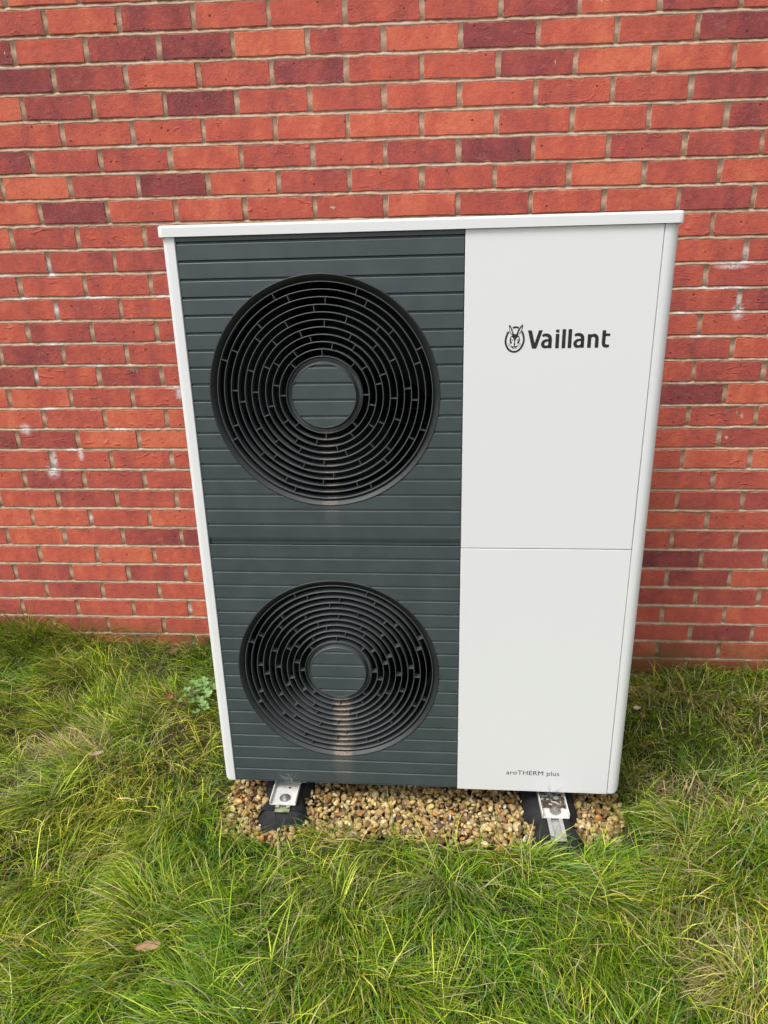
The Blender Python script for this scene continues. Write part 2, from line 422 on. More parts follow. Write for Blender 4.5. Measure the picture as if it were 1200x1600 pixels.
# mortar: struck joints, cut back under each brick and flush below; the sheet runs behind the bricks as the perpends
xs = np.concatenate([np.arange(XL, -1.3, 0.05), np.arange(-1.3, 3.3, 0.008), np.arange(3.3, XR + .01, 0.05)]) - 1.1
prof = [(0.0325, 0.0085), (-0.0325, 0.0040), (-0.0333, 0.0075), (-0.0355, 0.0058), (-0.0385, 0.0030), (-0.0412, 0.0012), (-0.0424, 0.0018)]
rows = []
for c in range(-14, 31):
    zc = Z0 - CH * (c + 0.5)
    rows += [(zc + 0.0318, 0.0022), (zc, 0.0026), (zc - 0.0300, 0.0030), (zc - 0.0314, 0.0062), (zc - 0.0340, 0.0046), (zc - 0.0380, 0.0020), (zc - 0.0425, 0.0002)]
ZZ, XX = np.meshgrid([r[0] for r in rows], xs, indexing='ij'); DD = np.repeat(np.array([r[1] for r in rows])[:, None], len(xs), 1)
DD = DD + (vnoise(XX, ZZ, 55, 1) - .5) * .0036 + (vnoise(XX, ZZ, 160, 2) - .5) * .0016
ZZ = ZZ + (vnoise(XX, ZZ * .3, 35, 3) - .5) * .0032
V = np.stack([XX.ravel(), DD.ravel(), ZZ.ravel()], 1)
nr, ncx = XX.shape; ii = (np.arange(nr - 1)[:, None] * ncx + np.arange(ncx - 1)[None]).ravel()
link('mortar', npmesh('mortar', V, np.stack([ii, ii + ncx, ii + ncx + 1, ii + 1], 1), True), m_mortar, wall)
box('wall_core', XL - 1.1, XR - 1.1, 0.03, 0.30, -0.15, 3.2, m_mortar, wall)

# ------------------------------------------------------------------ ground
GX0, GX1, GY0, GY1 = 0.585, 1.655, -0.905, -0.22  # gravel bed
def ground_h(x, y):
    x = np.asarray(x, float); y = np.asarray(y, float)
    h = (vnoise(x, y, 3.1, 4) - .5) * .06 + (vnoise(x, y, 8, 5) - .5) * .045
    wallside = np.clip((y + .55) / .55, 0, 1) * np.clip((.75 - x) / .9, 0, 1)
    h = h + wallside * .050 + np.clip((y + .30) / .30, 0, 1) * np.clip((-.02 - x) / .35, 0, 1) * .06
    h = h - np.clip((y + .35) / .35, 0, 1) * np.clip((x - 1.4) / .3, 0, 1) * .028
    dx = np.maximum(np.maximum(GX0 - x, x - GX1), 0); dy = np.maximum(np.maximum(GY0 - y, y - GY1), 0)
    d = np.sqrt(dx * dx + dy * dy)
    k = np.clip(d / .12, 0, 1); h = h * k + (-.012) * (1 - k)
    far = np.clip((np.hypot(x - 1.1, y + 1) - 4) / 4, 0, 1)
    return h * (1 - far)
def dens_axis(a, b, c, d, s, n):
    return np.concatenate([a + (b - a) * (np.linspace(0, 1, n, endpoint=False)), np.arange(b, c, s), c + (d - c) * np.linspace(0, 1, n) ** 2])
gx = dens_axis(-60, -1.6, 3.8, 60, .03, 12); gy = np.concatenate([-60 + 57.6 * np.linspace(0, 1, 12, endpoint=False), np.arange(-2.4, .29, .03)])
GX, GY = np.meshgrid(gx, gy); GZ = ground_h(GX, GY)
V = np.stack([GX.ravel(), GY.ravel(), GZ.ravel()], 1); nr, ncx = GX.shape
ii = (np.arange(nr - 1)[:, None] * ncx + np.arange(ncx - 1)[None]).ravel()
g = N('soil and moss'); p = g.pos(); n = g.noise(p, 18, 6, 0.65); n2 = g.noise(p, 3.0, 3)
col = g.ramp(n, [(0.3, (0.030, 0.022, 0.013)), (0.52, (0.065, 0.050, 0.028)), (0.75, (0.13, 0.10, 0.06))])
col = g.mix(g.rng(n2, 0.45, 0.6, 0, 0.6), col, (0.05, 0.075, 0.02))
m_soil = g.fin(col, 0.95, g.bump(n, 0.01, 0.9), spec=0.15)
tag(link('ground', npmesh('ground', V, np.stack([ii, ii + 1, ii + ncx + 1, ii + ncx], 1), True), m_soil), kind='structure')

# ------------------------------------------------------------------ gravel
def gravel_edge(x, y, pad=0.0):
    w = (vnoise(x, y, 9, 6) - .5) * .07
    return (x > GX0 - pad + w) & (x < GX1 + pad - w) & (y > GY0 - pad + w * .8) & (y < GY1 + pad)
def ico():
    bm = bmesh.new(); bmesh.ops.create_icosphere(bm, subdivisions=2, radius=1.0)
    V = np.array([v.co[:] for v in bm.verts]); F = np.array([[v.index for v in f.verts] for f in bm.faces]); bm.free(); return V, F
IV, IF = ico()
shapes = []
for k in range(16):
    r = np.random.RandomState(50 + k); v = IV.copy()
    for _ in range(5):                                             # chip flat facets off a rounded stone
        d = r.randn(3); d /= np.linalg.norm(d); lim = r.uniform(.55, .9); q = v @ d
        v = v - np.outer(np.maximum(q - lim, 0) * .85, d)
    v *= np.array([1.0, r.uniform(.55, .9), r.uniform(.32, .6)]); v += r.randn(*v.shape) * .018
    shapes.append(v)
PAL = np.array([(.68, .46, .22), (.54, .34, .16), (.80, .62, .36), (.32, .19, .09), (.50, .31, .16), (.74, .60, .38), (.56, .26, .07), (.24, .14, .08), (.60, .42, .28), (.50, .36, .20), (.17, .11, .07), (.70, .54, .20)])
PAL = PAL * np.array([.95, 1.0, .86])
PW = np.array([16, 14, 14, 10, 10, 9, 5, 8, 6, 6, 4, 7.]); PW /= PW.sum()
PV, PF, PC = [], [], []; nb0 = 0
for layer, step in ((0, .0165), (1, .0155), (2, .019)):
    for X in np.arange(GX0 - .08, GX1 + .08, step):
        for Y in np.arange(GY0 - .08, GY1 + .02, step):
            x = X + NR.uniform(-.5, .5) * step; y = Y + NR.uniform(-.5, .5) * step
            if not gravel_edge(x, y, .02): continue
            if y > -.50 and layer == 0: continue
            s = NR.uniform(.0055, .0130) * (1.35 if NR.rand() < .14 else 1)
            a, b, c_ = NR.uniform(0, 6.28), NR.normal(0, .6), NR.normal(0, .6)
            M = np.array(Euler((b, c_, a)).to_matrix())
            v = (shapes[NR.randint(16)] * s) @ M.T + np.array([x, y, -.008 + layer * .0075 + NR.uniform(0, .004) + (vnoise(x, y, 7, 8) - .5) * .02])
            PV.append(v); PF.append(IF + nb0); nb0 += len(v)
            c0 = PAL[NR.choice(len(PAL), p=PW)] * NR.uniform(.62, 1.12)
            if NR.rand() < .012: c0 = np.array((.78, .72, .62))
            PC.append(np.repeat(c0[None], len(v), 0))
gravel = link('gravel', npmesh('gravel', np.vstack(PV), np.vstack(PF), True, np.vstack(PC)), tint_mat('river gravel', 0.62, 0, 140, 0.4))
tag(gravel, 'tan and brown pea gravel bed under the heat pump', 'gravel', kind='stuff')
print('pebbles', len(PV))

# ------------------------------------------------------------------ heat pump
m_white = white_paint()
m_slat = grille_mat('slate grey grille', (0.050, 0.066, 0.070), 0.38)
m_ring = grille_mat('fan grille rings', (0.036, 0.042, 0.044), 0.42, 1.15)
m_rim = grille_mat('fan grille rim', (0.016, 0.019, 0.020), 0.5, 1.0)
m_black = plain('matt black interior', (0.006, 0.006, 0.007), 0.9)
m_case = plain('cabinet interior metal', (0.05, 0.052, 0.054), 0.6)
m_ink = plain('dark olive print', (0.016, 0.017, 0.011), 0.6)
m_alu = plain('brushed aluminium rail', (0.55, 0.54, 0.51), 0.42, 0.6, 300, .0003, .12)
m_brk = plain('dusty white bracket', (0.66, 0.64, 0.60), 0.55, 0.0, 250, .0004, .10)
m_rub = plain('black recycled rubber', (0.012, 0.0125, 0.014), 0.75, 0.0, 420, .0016, .35)
m_steel = plain('zinc bolt', (0.45, 0.44, 0.42), 0.4, 0.8, 200, .0002, .1)

HB, D = 1.523, 0.45
yaw, roll = -0.0192, 0.0058
Rz = Euler((0, -roll, yaw)).to_matrix()
TL = Vector((0.5645, -0.7877, 1.5231))
base = TL - Rz @ Vector((-0.55, -0.225, HB))
pump = empty('heat_pump', base, (0, -roll, yaw))
tag(pump, 'tall white air source heat pump with two round dark fan grilles against the brick wall', 'heat pump')
def L(x, d, zd): return (x - 0.55, d - 0.225, HB - zd)     # panel coordinates -> local
def loc_attr(me):
    """panel coordinates on every vertex, so the dust sits where it does whatever mesh it falls on"""
    a = me.attributes.new('loc', 'FLOAT_VECTOR', 'POINT')
    n = len(me.vertices); co = np.empty(n * 3, np.float32); me.vertices.foreach_get('co', co); co = co.reshape(-1, 3)
    a.data.foreach_set('vector', np.stack([co[:, 0] + .55, co[:, 1] + .225, HB - co[:, 2]], 1).astype(np.float32).ravel())
    return me
PBOT = 1.4395
RF = 0.2668

# cabinet shell behind the front
bm = bmesh.new()
def lb(bm, x0, x1, d0, d1, z0, z1):
    a, b = L(x0, d0, z1), L(x1, d1, z0); box_bm(bm, a[0], b[0], a[1], b[1], a[2], b[2])
lb(bm, .004, 1.098, .430, .446, .0, PBOT); lb(bm, .665, 1.060, .020, .424, .006, PBOT - .004)
lb(bm, .006, .664, .02, .424, PBOT - .018, PBOT - .004)
link('cabinet', bm_mesh(bm, 'cabinet'), m_case, pump)
# lid
bm = bmesh.new(); lb(bm, -.0055, 1.1035, -.006, .456, -.0262, -.0030)
vert = [e for e in bm.edges if abs(e.verts[0].co.z - e.verts[1].co.z) > .01]
bmesh.ops.bevel(bm, geom=vert, offset=.012, segments=5, profile=.5, affect='EDGES')
top = [e for e in bm.edges if e.verts[0].co.z > HB + .02 and e.verts[1].co.z > HB + .02 and len(e.link_faces) == 2 and abs(e.link_faces[0].normal.z - e.link_faces[1].normal.z) > .5]
bmesh.ops.recalc_face_normals(bm, faces=bm.faces[:])
top = [e for e in bm.edges if min(e.verts[0].co.z, e.verts[1].co.z) > HB + .02]
bmesh.ops.bevel(bm, geom=top, offset=.005, segments=3, profile=.5, affect='EDGES')
link('lid', bm_mesh(bm, 'lid', True), m_white, pump)

# side panels with rounded corners
def side_panel(pts, outer, rb, sign):
    """pts: plan polyline (x, depth) from the front seam round to the back; lower outer corner rounded by rb"""
    zs = [-.0028] + [PBOT - rb] + [PBOT - rb + rb * math.sin(a * math.pi / 2 / 7) for a in range(1, 8)]
    V, F = [], []
    for z in zs:
        h = max(0, z - (PBOT - rb)); ins = rb - math.sqrt(max(0, rb * rb - h * h))
        for x, d in pts:
            xx = min(x, outer - ins) if sign > 0 else max(x, outer + ins)
            V.append(L(xx, d, z))
    k = len(pts)
    for i in range(len(zs) - 1):
        for j in range(k - 1): F.append((i * k + j, i * k + j + 1, (i + 1) * k + j + 1, (i + 1) * k + j))
    return V, F
def corner(cx, cd, r, a0, a1, n=8): return [(cx + r * math.sin(a), cd - r * math.cos(a)) for a in np.linspace(a0, a1, n)]
pts = [(1.0672, .018), (1.0672, .002), (1.0680, .0004)] + corner(1.075, .026, .0256, 0, math.pi / 2, 10) + [(1.1006, .449), (1.09, .449)]
V, F = side_panel(pts, 1.1006, .016, 1)
link('side_panel', pymesh('side_panel', V, F, True), m_white, pump)['label'] = 'right side panel with a wide rounded front edge'
pts = [(.0300, .018), (.0300, .0016), (.0288, .0002)] + corner(.014, .0135, .0135, 0, -math.pi / 2, 8) + [(.0005, .449), (.01, .449)]
V, F = side_panel(pts, .0005, .014, -1)
link('side_panel', pymesh('side_panel', V, F, True), m_white, pump)['label'] = 'left side panel seen as a narrow white strip'
for o in pump.children:
    if o.name.startswith('side_panel'):
        try: o.data.set_sharp_from_angle(angle=R_(40))
        except Exception: pass

# plain white front panels
def front_panel(z0, z1, label):
    bm = bmesh.new(); lb(bm, .6592, 1.0655, .0, .018, z0, z1); bevel_bm(bm, .0011, 2)
    o = link('front_panel', bm_mesh(bm, 'front_panel', True), m_white, pump); o['label'] = label; return o
fp1 = front_panel(-.0026, .7188, 'upper white front panel with the hare emblem and maker name')
fp2 = front_panel(.7208, PBOT + .0022, 'lower white front panel with the model name at its foot')

# grille panels: grooved slats pierced by the fan openings
PITCH = 0.0383
GX_L, GX_R = .0335, .6572
def circle_x(z, cz, r):
    d = r * r - (z - cz) ** 2
    return math.sqrt(d) if d > 0 else 0.0
def slat_mesh(z0, z1, cz, r_open=RF, xl=GX_L, xr=GX_R, disc=False, flat=False, gz=.0058, side=0):
    prof = [(z0, .0016), (z0 + .0006, .0005), (z0 + .0016, 0.0)]
    if flat: prof = [(z0, .006), (z1, .006)]
    else: prof += [(z1 - gz, 0.0), (z1 - gz + .0004, .0008), (z1 - gz + .0006, .0060), (z1 - .0012, .0046), (z1, .0022)]
    zz = set(p[0] for p in prof)
    n = 9
    for i in range(1, n): zz.add(z0 + (z1 - z0) * i / n)
    for e in (cz - r_open, cz + r_open):
        if z0 < e < z1:
            for q in (0, .0004, .0015, .004, .008):
                w = e + (q if e < cz else -q)
                if z0 < w < z1: zz.add(w)
    zz = sorted(zz); dep = lambda z: float(np.interp(z, [p[0] for p in prof], [p[1] for p in prof]))
    V, F = [], []
    def quad(za, zb, xa0, xa1, xb0, xb1):
        b = len(V); V.extend([L(xa0, dep(za), za), L(xa1, dep(za), za), L(xb1, dep(zb), zb), L(xb0, dep(zb), zb)]); F.append((b, b + 3, b + 2, b + 1))
    for za, zb in zip(zz[:-1], zz[1:]):
        mid = (za + zb) / 2
        if disc:
            if abs(mid - cz) < r_open:
                a, b = circle_x(za, cz, r_open), circle_x(zb, cz, r_open); quad(za, zb, FX - a, FX + a, FX - b, FX + b)
        elif abs(mid - cz) < r_open:
            a, b = circle_x(za, cz, r_open), circle_x(zb, cz, r_open)
            
            if side <= 0: quad(za, zb, xl, FX - a, xl, FX - b)
            if side >= 0: quad(za, zb, FX + a, xr, FX + b, xr)
        else: quad(za, zb, xl, xr, xl, xr)
    return V, F
RINGS = [0.0885 + 0.01615 * i for i in range(11)]
RIBOFF = [0, 12, -11, -18.5, 3, 19, -4, 3.5, 27, 20]
RD = 0.0045                                       # depth of the ring edges behind the face
rib_cache = {}
def fan_grille(cz, z_top, z_bot, edges, label):
    # frame carrying the slats: a lining round the opening and the panel rim
    bm = bmesh.new()
    lb(bm, .0310, .0328, .0006, .03, z_top, z_bot); lb(bm, .6578, .6586, .001, .03, z_top, z_bot)
    lb(bm, .0326, .6580, .026, .029, z_bot - .006, z_bot - .001)
    me = bm_mesh(bm, 'grille_panel'); loc_attr(me)
    gp = link('grille_panel', me, m_slat, pump); gp['label'] = label
    for (a, b, fl) in edges:
        cut = a >= cz - RF - 1e-6 and b <= cz + RF + 1e-6              # the opening cuts this slat in two
        for side in ((-1, 1) if cut else (0,)):
            V, F = slat_mesh(a, b, cz, flat=fl, side=side)
            link('slat', loc_attr(pymesh('slat', V, F)), m_slat, gp)
    c = L(FX, 0, cz)
    # flared rim
    prof = [(RF + .0004, .012), (RF + .0004, -.0004), (RF - .0012, -.0012), (RF - .0026, -.0004), (RF - .0046, .0018), (.2570, .0072), (.2532, .0150), (.2522, .030), (.2520, .052)]
    V, F = lathe([(r, d - .225) for r, d in prof], 128, cx=c[0], cz=c[2])
    me = pymesh('rim', V, F, True); link('rim', loc_attr(me), m_rim, gp)
    # hub ring with dished collar and the slatted disc in its middle
    prof = [(.0733, .0030), (.0733, -.0006), (.0744, -.0006), (.0750, .0040), (.0770, .0110), (.0800, .0150), (.0850, .0165), (.0876, RD + .0060), (.0885, RD), (.0894, RD + .0008), (.0894, .030)]
    V, F = lathe([(r, d - .225) for r, d in prof], 96, cx=c[0], cz=c[2])
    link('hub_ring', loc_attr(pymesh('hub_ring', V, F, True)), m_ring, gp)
    V, F = [], []
    for (a, b, fl) in edges:
        if b > cz - .0735 and a < cz + .0735:
            v, f = slat_mesh(a, b, cz, r_open=.0735, disc=True, flat=fl); o_ = len(V); V += v; F += [tuple(q + o_ for q in ff) for ff in f]
    link('hub_disc', loc_attr(pymesh('hub_disc', V, F)), m_slat, gp)
    for i in range(1, 11):
        r = RINGS[i]; t = .0011
        prof = [(r + t, RD + .024), (r + t, RD + .0006), (r + t * .4, RD), (r - t * .4, RD), (r - t, RD + .0006), (r - t * .8, RD + .024)]
        V, F = lathe([(a, d - .225) for a, d in prof], 112, cx=c[0], cz=c[2])
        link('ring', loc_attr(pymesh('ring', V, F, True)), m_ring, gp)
    for i in range(10):
        r0, r1 = RINGS[i] + .0007, RINGS[i + 1] - .0007
        for k in range(8):
            a = R_(RIBOFF[i] + 45 * k); s, co = math.sin(a), math.cos(a); h = .0007
            V = []
            for d in (RD + .0008, RD + .018):
                for r in (r0, r1):
                    for w in (-h, h): V.append((c[0] + r * s + w * co, d - .225, c[2] + r * co - w * s))
            F = [(0, 1, 3, 2), (4, 6, 7, 5), (0, 4, 5, 1), (2, 3, 7, 6), (0, 2, 6, 4), (1, 5, 7, 3)]
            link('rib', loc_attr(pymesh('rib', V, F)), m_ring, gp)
    return gp
up = [(-.0026, .0125, False)] + [(.0125 + PITCH * i, .0125 + PITCH * (i + 1), False) for i in range(18)] + [(.0125 + PITCH * 18, .7148, True)]
lo = [(.7151 + PITCH * .9925 * i, .7151 + PITCH * .9925 * (i + 1), False) for i in range(18)]
lo.append((lo[-1][1], PBOT, False))
fan_grille(FZ1, -.0026, .7148, up, 'upper dark slatted panel with a round fan grille')
fan_grille(FZ2, .7151, PBOT, lo, 'lower dark slatted panel with a round fan grille and a brown dust streak')
# dark fan chambers, coil wires, blades
for cz in (FZ1, FZ2):
    c = L(FX, 0, cz)
    prof = [(.290, .0075), (.2516, .0075), (.2516, .11), (.285, .20), (.285, .40), (.001, .40)]
    V, F = lathe([(r, d - .225) for r, d in prof], 64, cx=c[0], cz=c[2])
    ch = link('fan_chamber', pymesh('fan_chamber', V, F, True), m_black, pump)
    V, F = [], []
    for i in range(12):
        z = cz + (i - 5.5) * .040; hw = math.sqrt(max(0, .275 ** 2 - (z - cz) ** 2))
        v, f = tube([L(FX - hw, .36, z), L(FX + hw, .36, z)], .0016, 6); o_ = len(V); V += v; F += [tuple(q + o_ for q in ff) for ff in f]
    link('coil_wires', pymesh('coil_wires', V, F), m_case, ch)
    V, F = lathe([(.001, .10 - .225), (.05, .105 - .225), (.058, .13 - .225), (.058, .19 - .225)], 32, cx=c[0], cz=c[2])
    fh = link('fan_hub', pymesh('fan_hub', V, F, True), m_black, pump)
    for b in range(3):
        V, F = [], []
        for i in range(9):
            r = .055 + i * (.24 - .055) / 8
            for j in range(7):
                a = R_(120 * b + 20 + (j - 3) * 13 + i * 5); dd = .14 + (j - 3) * .010
                V.append((c[0] + r * math.sin(a), dd - .225, c[2] + r * math.cos(a)))
        for i in range(8):
            for j in range(6): F.append((i * 7 + j, i * 7 + j + 1, i * 7 + j + 8, i * 7 + j + 7))
        link('fan_blade', pymesh('fan_blade', V, F, True), m_black, fh)

# --- printed marks: lettering from text curves, emblem from outlines
def lettering(name, text, x0, x1, ztop, zbase, ref_cap, offset, parent, spacing=1.0, bold=0.0, slope=0.0):
    cu = bpy.data.curves.new(name, 'FONT'); cu.body = text; cu.size = 1.0; cu.offset = bold; cu.space_character = spacing; cu.resolution_u = 6
    o = bpy.data.objects.new(name, cu); COL.objects.link(o)
    bpy.context.view_layer.update()
    me = bpy.data.meshes.new_from_object(o.evaluated_get(bpy.context.evaluated_depsgraph_get()))
    COL.objects.unlink(o); bpy.data.objects.remove(o)
    n = len(me.vertices); co = np.empty(n * 3, np.float32); me.vertices.foreach_get('co', co); co = co.reshape(-1, 3)
    X0, X1 = co[:, 0].min(), co[:, 0].max()
    sx = (x1 - x0) / (X1 - X0); sz = (zbase - ztop) / ref_cap
    out = np.empty_like(co)
    px = x0 + (co[:, 0] - X0) * sx; pz = zbase - co[:, 1] * sz
    out[:, 0] = px - .55; out[:, 1] = -.00035 - .225; out[:, 2] = HB - pz
    me.vertices.foreach_set('co', out.ravel()); me.update()
    me.materials.clear()
    return link(name, me, m_ink, parent)
def cap_h(ch='H'):
    cu = bpy.data.curves.new('t', 'FONT'); cu.body = ch; cu.size = 1.0
    o = bpy.data.objects.new('t', cu); COL.objects.link(o); bpy.context.view_layer.update()
    me = bpy.data.meshes.new_from_object(o.evaluated_get(bpy.context.evaluated_depsgraph_get()))
    h = max(v.co.y for v in me.vertices); COL.objects.unlink(o); bpy.data.objects.remove(o); bpy.data.meshes.remove(me); return h
CAP = cap_h()

def poly(V, F, pts, d):
    """fill one outline given in panel coordinates"""
    p3 = [Vector((x, 0, z)) for x, z in pts]; b = len(V)
    for x, z in pts: V.append(L(x, d, z))
    for t in tessellate_polygon([[Vector((x, z, 0)) for x, z in pts]]): F.append(tuple(b + i for i in t))
def stroke(V, F, pts, w, d, closed=False):
    P = [Vector((x, z)) for x, z in pts]; n = len(P); b = len(V)
    ws = list(np.interp(np.linspace(0, 1, n), np.linspace(0, 1, len(w)), w)) if isinstance(w, (list, tuple)) else [w] * n
    for i in range(n):
        t = (P[(i + 1) % n] - P[i - 1]) if closed else (P[min(i + 1, n - 1)] - P[max(i - 1, 0)])
        t.normalize(); q = Vector((-t.y, t.x)) * ws[i] / 2
        for s in (P[i] + q, P[i] - q): V.append(L(s.x, d, s.y))
    for i in range(n if closed else n - 1):
        j = (i + 1) % n; F.append((b + 2 * i, b + 2 * i + 1, b + 2 * j + 1, b + 2 * j))
def bez(p, n=14):
    """Catmull-Rom through the points"""
    out = []; P = [Vector(q) for q in p]
    for i in range(len(P) - 1):
        a, b, c, e = P[max(i - 1, 0)], P[i], P[i + 1], P[min(i + 2, len(P) - 1)]
        for k in range(n):
            t = k / n; out.append(tuple(0.5 * ((2 * b) + (c - a) * t + (2 * a - 5 * b + 4 * c - e) * t * t + (3 * b - a - 3 * c + e) * t ** 3)))
    out.append(tuple(P[-1])); return out
KX, KZ = 5.80e-5, 5.74e-5
E_ = lambda X, Y: (.7486 + (X - 225) * KX, .1931 + (Y - 172) * KZ)
EE = lambda lst: [E_(*q) for q in lst]
KW = 5.77e-5
V, F = [], []
dk = -.00035
# name, drawn letter by letter (rounded humanist bold); zoom units of the 12x photograph crop, x from 325, baseline 385
def letters():
    kx = (.9739 - .7976) / (1105 - 328); base_z = .2452
    W = 33
    def pt(x, y): return (.7976 + (x - 328) * kx, base_z - y * kx)
    def st(p, w=W, sm=True): stroke(V, F, [pt(*q) for q in (bez(p, 8) if sm else p)], (w if not isinstance(w, list) else w) * kx if not isinstance(w, list) else [q * kx for q in w], dk)
    # V
    poly(V, F, [pt(*q) for q in ((328, 172), (366, 172), (397, 52), (432, 172), (469, 172), (415, 0), (374, 0))], dk)
    def a_(x):   # lower-case a, width ~105
        st([(x + 12, 116), (x + 32, 126), (x + 62, 124), (x + 82, 108), (x + 87, 84), (x + 87, 50), (x + 87, 2)], [22, 28, 31, 33, 33, 33, 33])
        st([(x + 87, 78), (x + 58, 76), (x + 32, 68), (x + 18, 44), (x + 28, 20), (x + 52, 14), (x + 76, 24), (x + 90, 42)], [20, 24, 28, 33, 31, 26, 22, 18])
    def bar(x, y0, y1, w=34): poly(V, F, [pt(*q) for q in ((x, y0), (x + w, y0), (x + w, y1), (x, y1))], dk)
    a_(456)
    bar(594, 0, 136); bar(594, 148, 176, 32)
    bar(655, 0, 178); bar(712, 0, 178)
    a_(762)
    bar(896, 0, 128)
    st([(918, 96), (936, 112), (960, 116), (978, 102), (984, 76), (984, 40), (984, 0)], [20, 26, 31, 33, 34, 34, 34])
    # t
    st([(1048, 162), (1048, 100), (1048, 45), (1056, 22), (1076, 15), (1102, 16)], [34, 34, 34, 33, 30, 24])
    poly(V, F, [pt(*q) for q in ((1048, 132), (1105, 132), (1105, 108), (1048, 108))], dk)
letters()
link('maker_name', pymesh('maker_name', V, F), m_ink, fp1)
lettering('model_name', 'aroTHERM plus', .7922, .9351, .3730 + 1.0, .3868 + 1.0, CAP, 0, fp2, 1.05)

# emblem: hare's head in an oval ring
V, F = [], []
stroke(V, F, EE(bez([(352, 432), (300, 540), (262, 680), (252, 810), (285, 960), (370, 1095), (480, 1170), (575, 1188), (680, 1170), (800, 1085), (885, 950), (928, 790), (925, 660), (890, 530), (848, 425)], 6)), 72 * KW, dk)
stroke(V, F, EE(bez([(508, 308), (560, 282), (620, 272), (680, 282), (722, 302)], 6)), 68 * KW, dk)
poly(V, F, EE([(385, 185), (420, 235), (480, 360), (545, 520), (600, 535), (655, 520), (700, 370), (770, 265), (850, 180), (872, 190), (862, 290), (815, 440), (750, 520), (700, 560),
               (745, 610), (770, 690), (755, 780), (745, 880), (700, 880), (640, 860), (600, 800), (590, 860), (625, 905), (590, 940), (700, 980), (640, 1030), (570, 1055), (500, 1025), (455, 975), (570, 940), (550, 905), (575, 860), (565, 800),
               (530, 850), (450, 885), (430, 860), (430, 760), (420, 690), (445, 620), (500, 560), (440, 520), (390, 420), (365, 300), (368, 200)]), dk)
link('hare_emblem', pymesh('hare_emblem', V, F), m_ink, fp1)
V, F = [], []; d2 = -.0006
for pp in ([(392, 250), (425, 330), (470, 440), (490, 510), (470, 520), (420, 420), (385, 320)], [(845, 245), (800, 330), (745, 430), (715, 520), (745, 505), (800, 420), (835, 330)],
           [(460, 650), (500, 645), (545, 700), (570, 790), (568, 870), (545, 900), (570, 935), (568, 965), (520, 985), (480, 955), (478, 900), (500, 860), (470, 800), (455, 720)],
           [(725, 645), (680, 660), (630, 730), (608, 800), (606, 860), (630, 895), (610, 935), (606, 965), (650, 975), (695, 950), (700, 900), (672, 850), (720, 790), (740, 710)],
           [(545, 1012), (580, 998), (612, 1014), (585, 1034), (560, 1032)]):
    poly(V, F, EE(pp), d2)
link('emblem_white', pymesh('emblem_white', V, F), plain('emblem white', (0.80, 0.80, 0.78), .45), fp1)
V, F = [], []; d3 = -.0008
for pp in ([(480, 700), (500, 715), (528, 780), (510, 795), (485, 760)], [(712, 705), (690, 715), (650, 770), (658, 792), (695, 765), (718, 725)], [(548, 905), (590, 880), (625, 905), (600, 935), (575, 935)]):
    poly(V, F, EE(pp), d3)
stroke(V, F, EE([(588, 760), (590, 900)]), 22 * KW, d3)
stroke(V, F, EE([(585, 930), (580, 985)]), 18 * KW, d3)
stroke(V, F, EE(bez([(450, 968), (500, 1022), (572, 1052), (640, 1022), (705, 965)], 6)), 24 * KW, d3)
stroke(V, F, EE([(500, 1010), (580, 985), (645, 1010)]), 20 * KW, d3)
stroke(V, F, EE(bez([(432, 650), (418, 740), (432, 870)], 5)), 26 * KW, d3); stroke(V, F, EE(bez([(752, 640), (768, 740), (745, 870)], 5)), 26 * KW, d3)
for q in ([(375, 190), (372, 290), (400, 420), (450, 530)], [(865, 185), (860, 290), (815, 420), (755, 520)]): stroke(V, F, EE(bez(q, 6)), 20 * KW, d3)
for q in ([(385, 200), (440, 300), (490, 420), (535, 540)], [(862, 190), (775, 290), (715, 400), (680, 540)]): stroke(V, F, EE(bez(q, 6)), 40 * KW, d3)
link('emblem_eyes', pymesh('emblem_eyes', V, F), m_ink, fp1)
V, F = [], []
for s, x0, x1 in ((-1, 450, 330), (1, 712, 850)):
    for dy in (870, 905, 935, 965): stroke(V, F, EE([(x0, dy), (x1, dy + rng.uniform(-8, 8))]), 9 * KW, d3)
link('emblem_whiskers', pymesh('emblem_whiskers', V, F), plain('whisker grey', (0.33, 0.35, 0.33), .6), fp1)

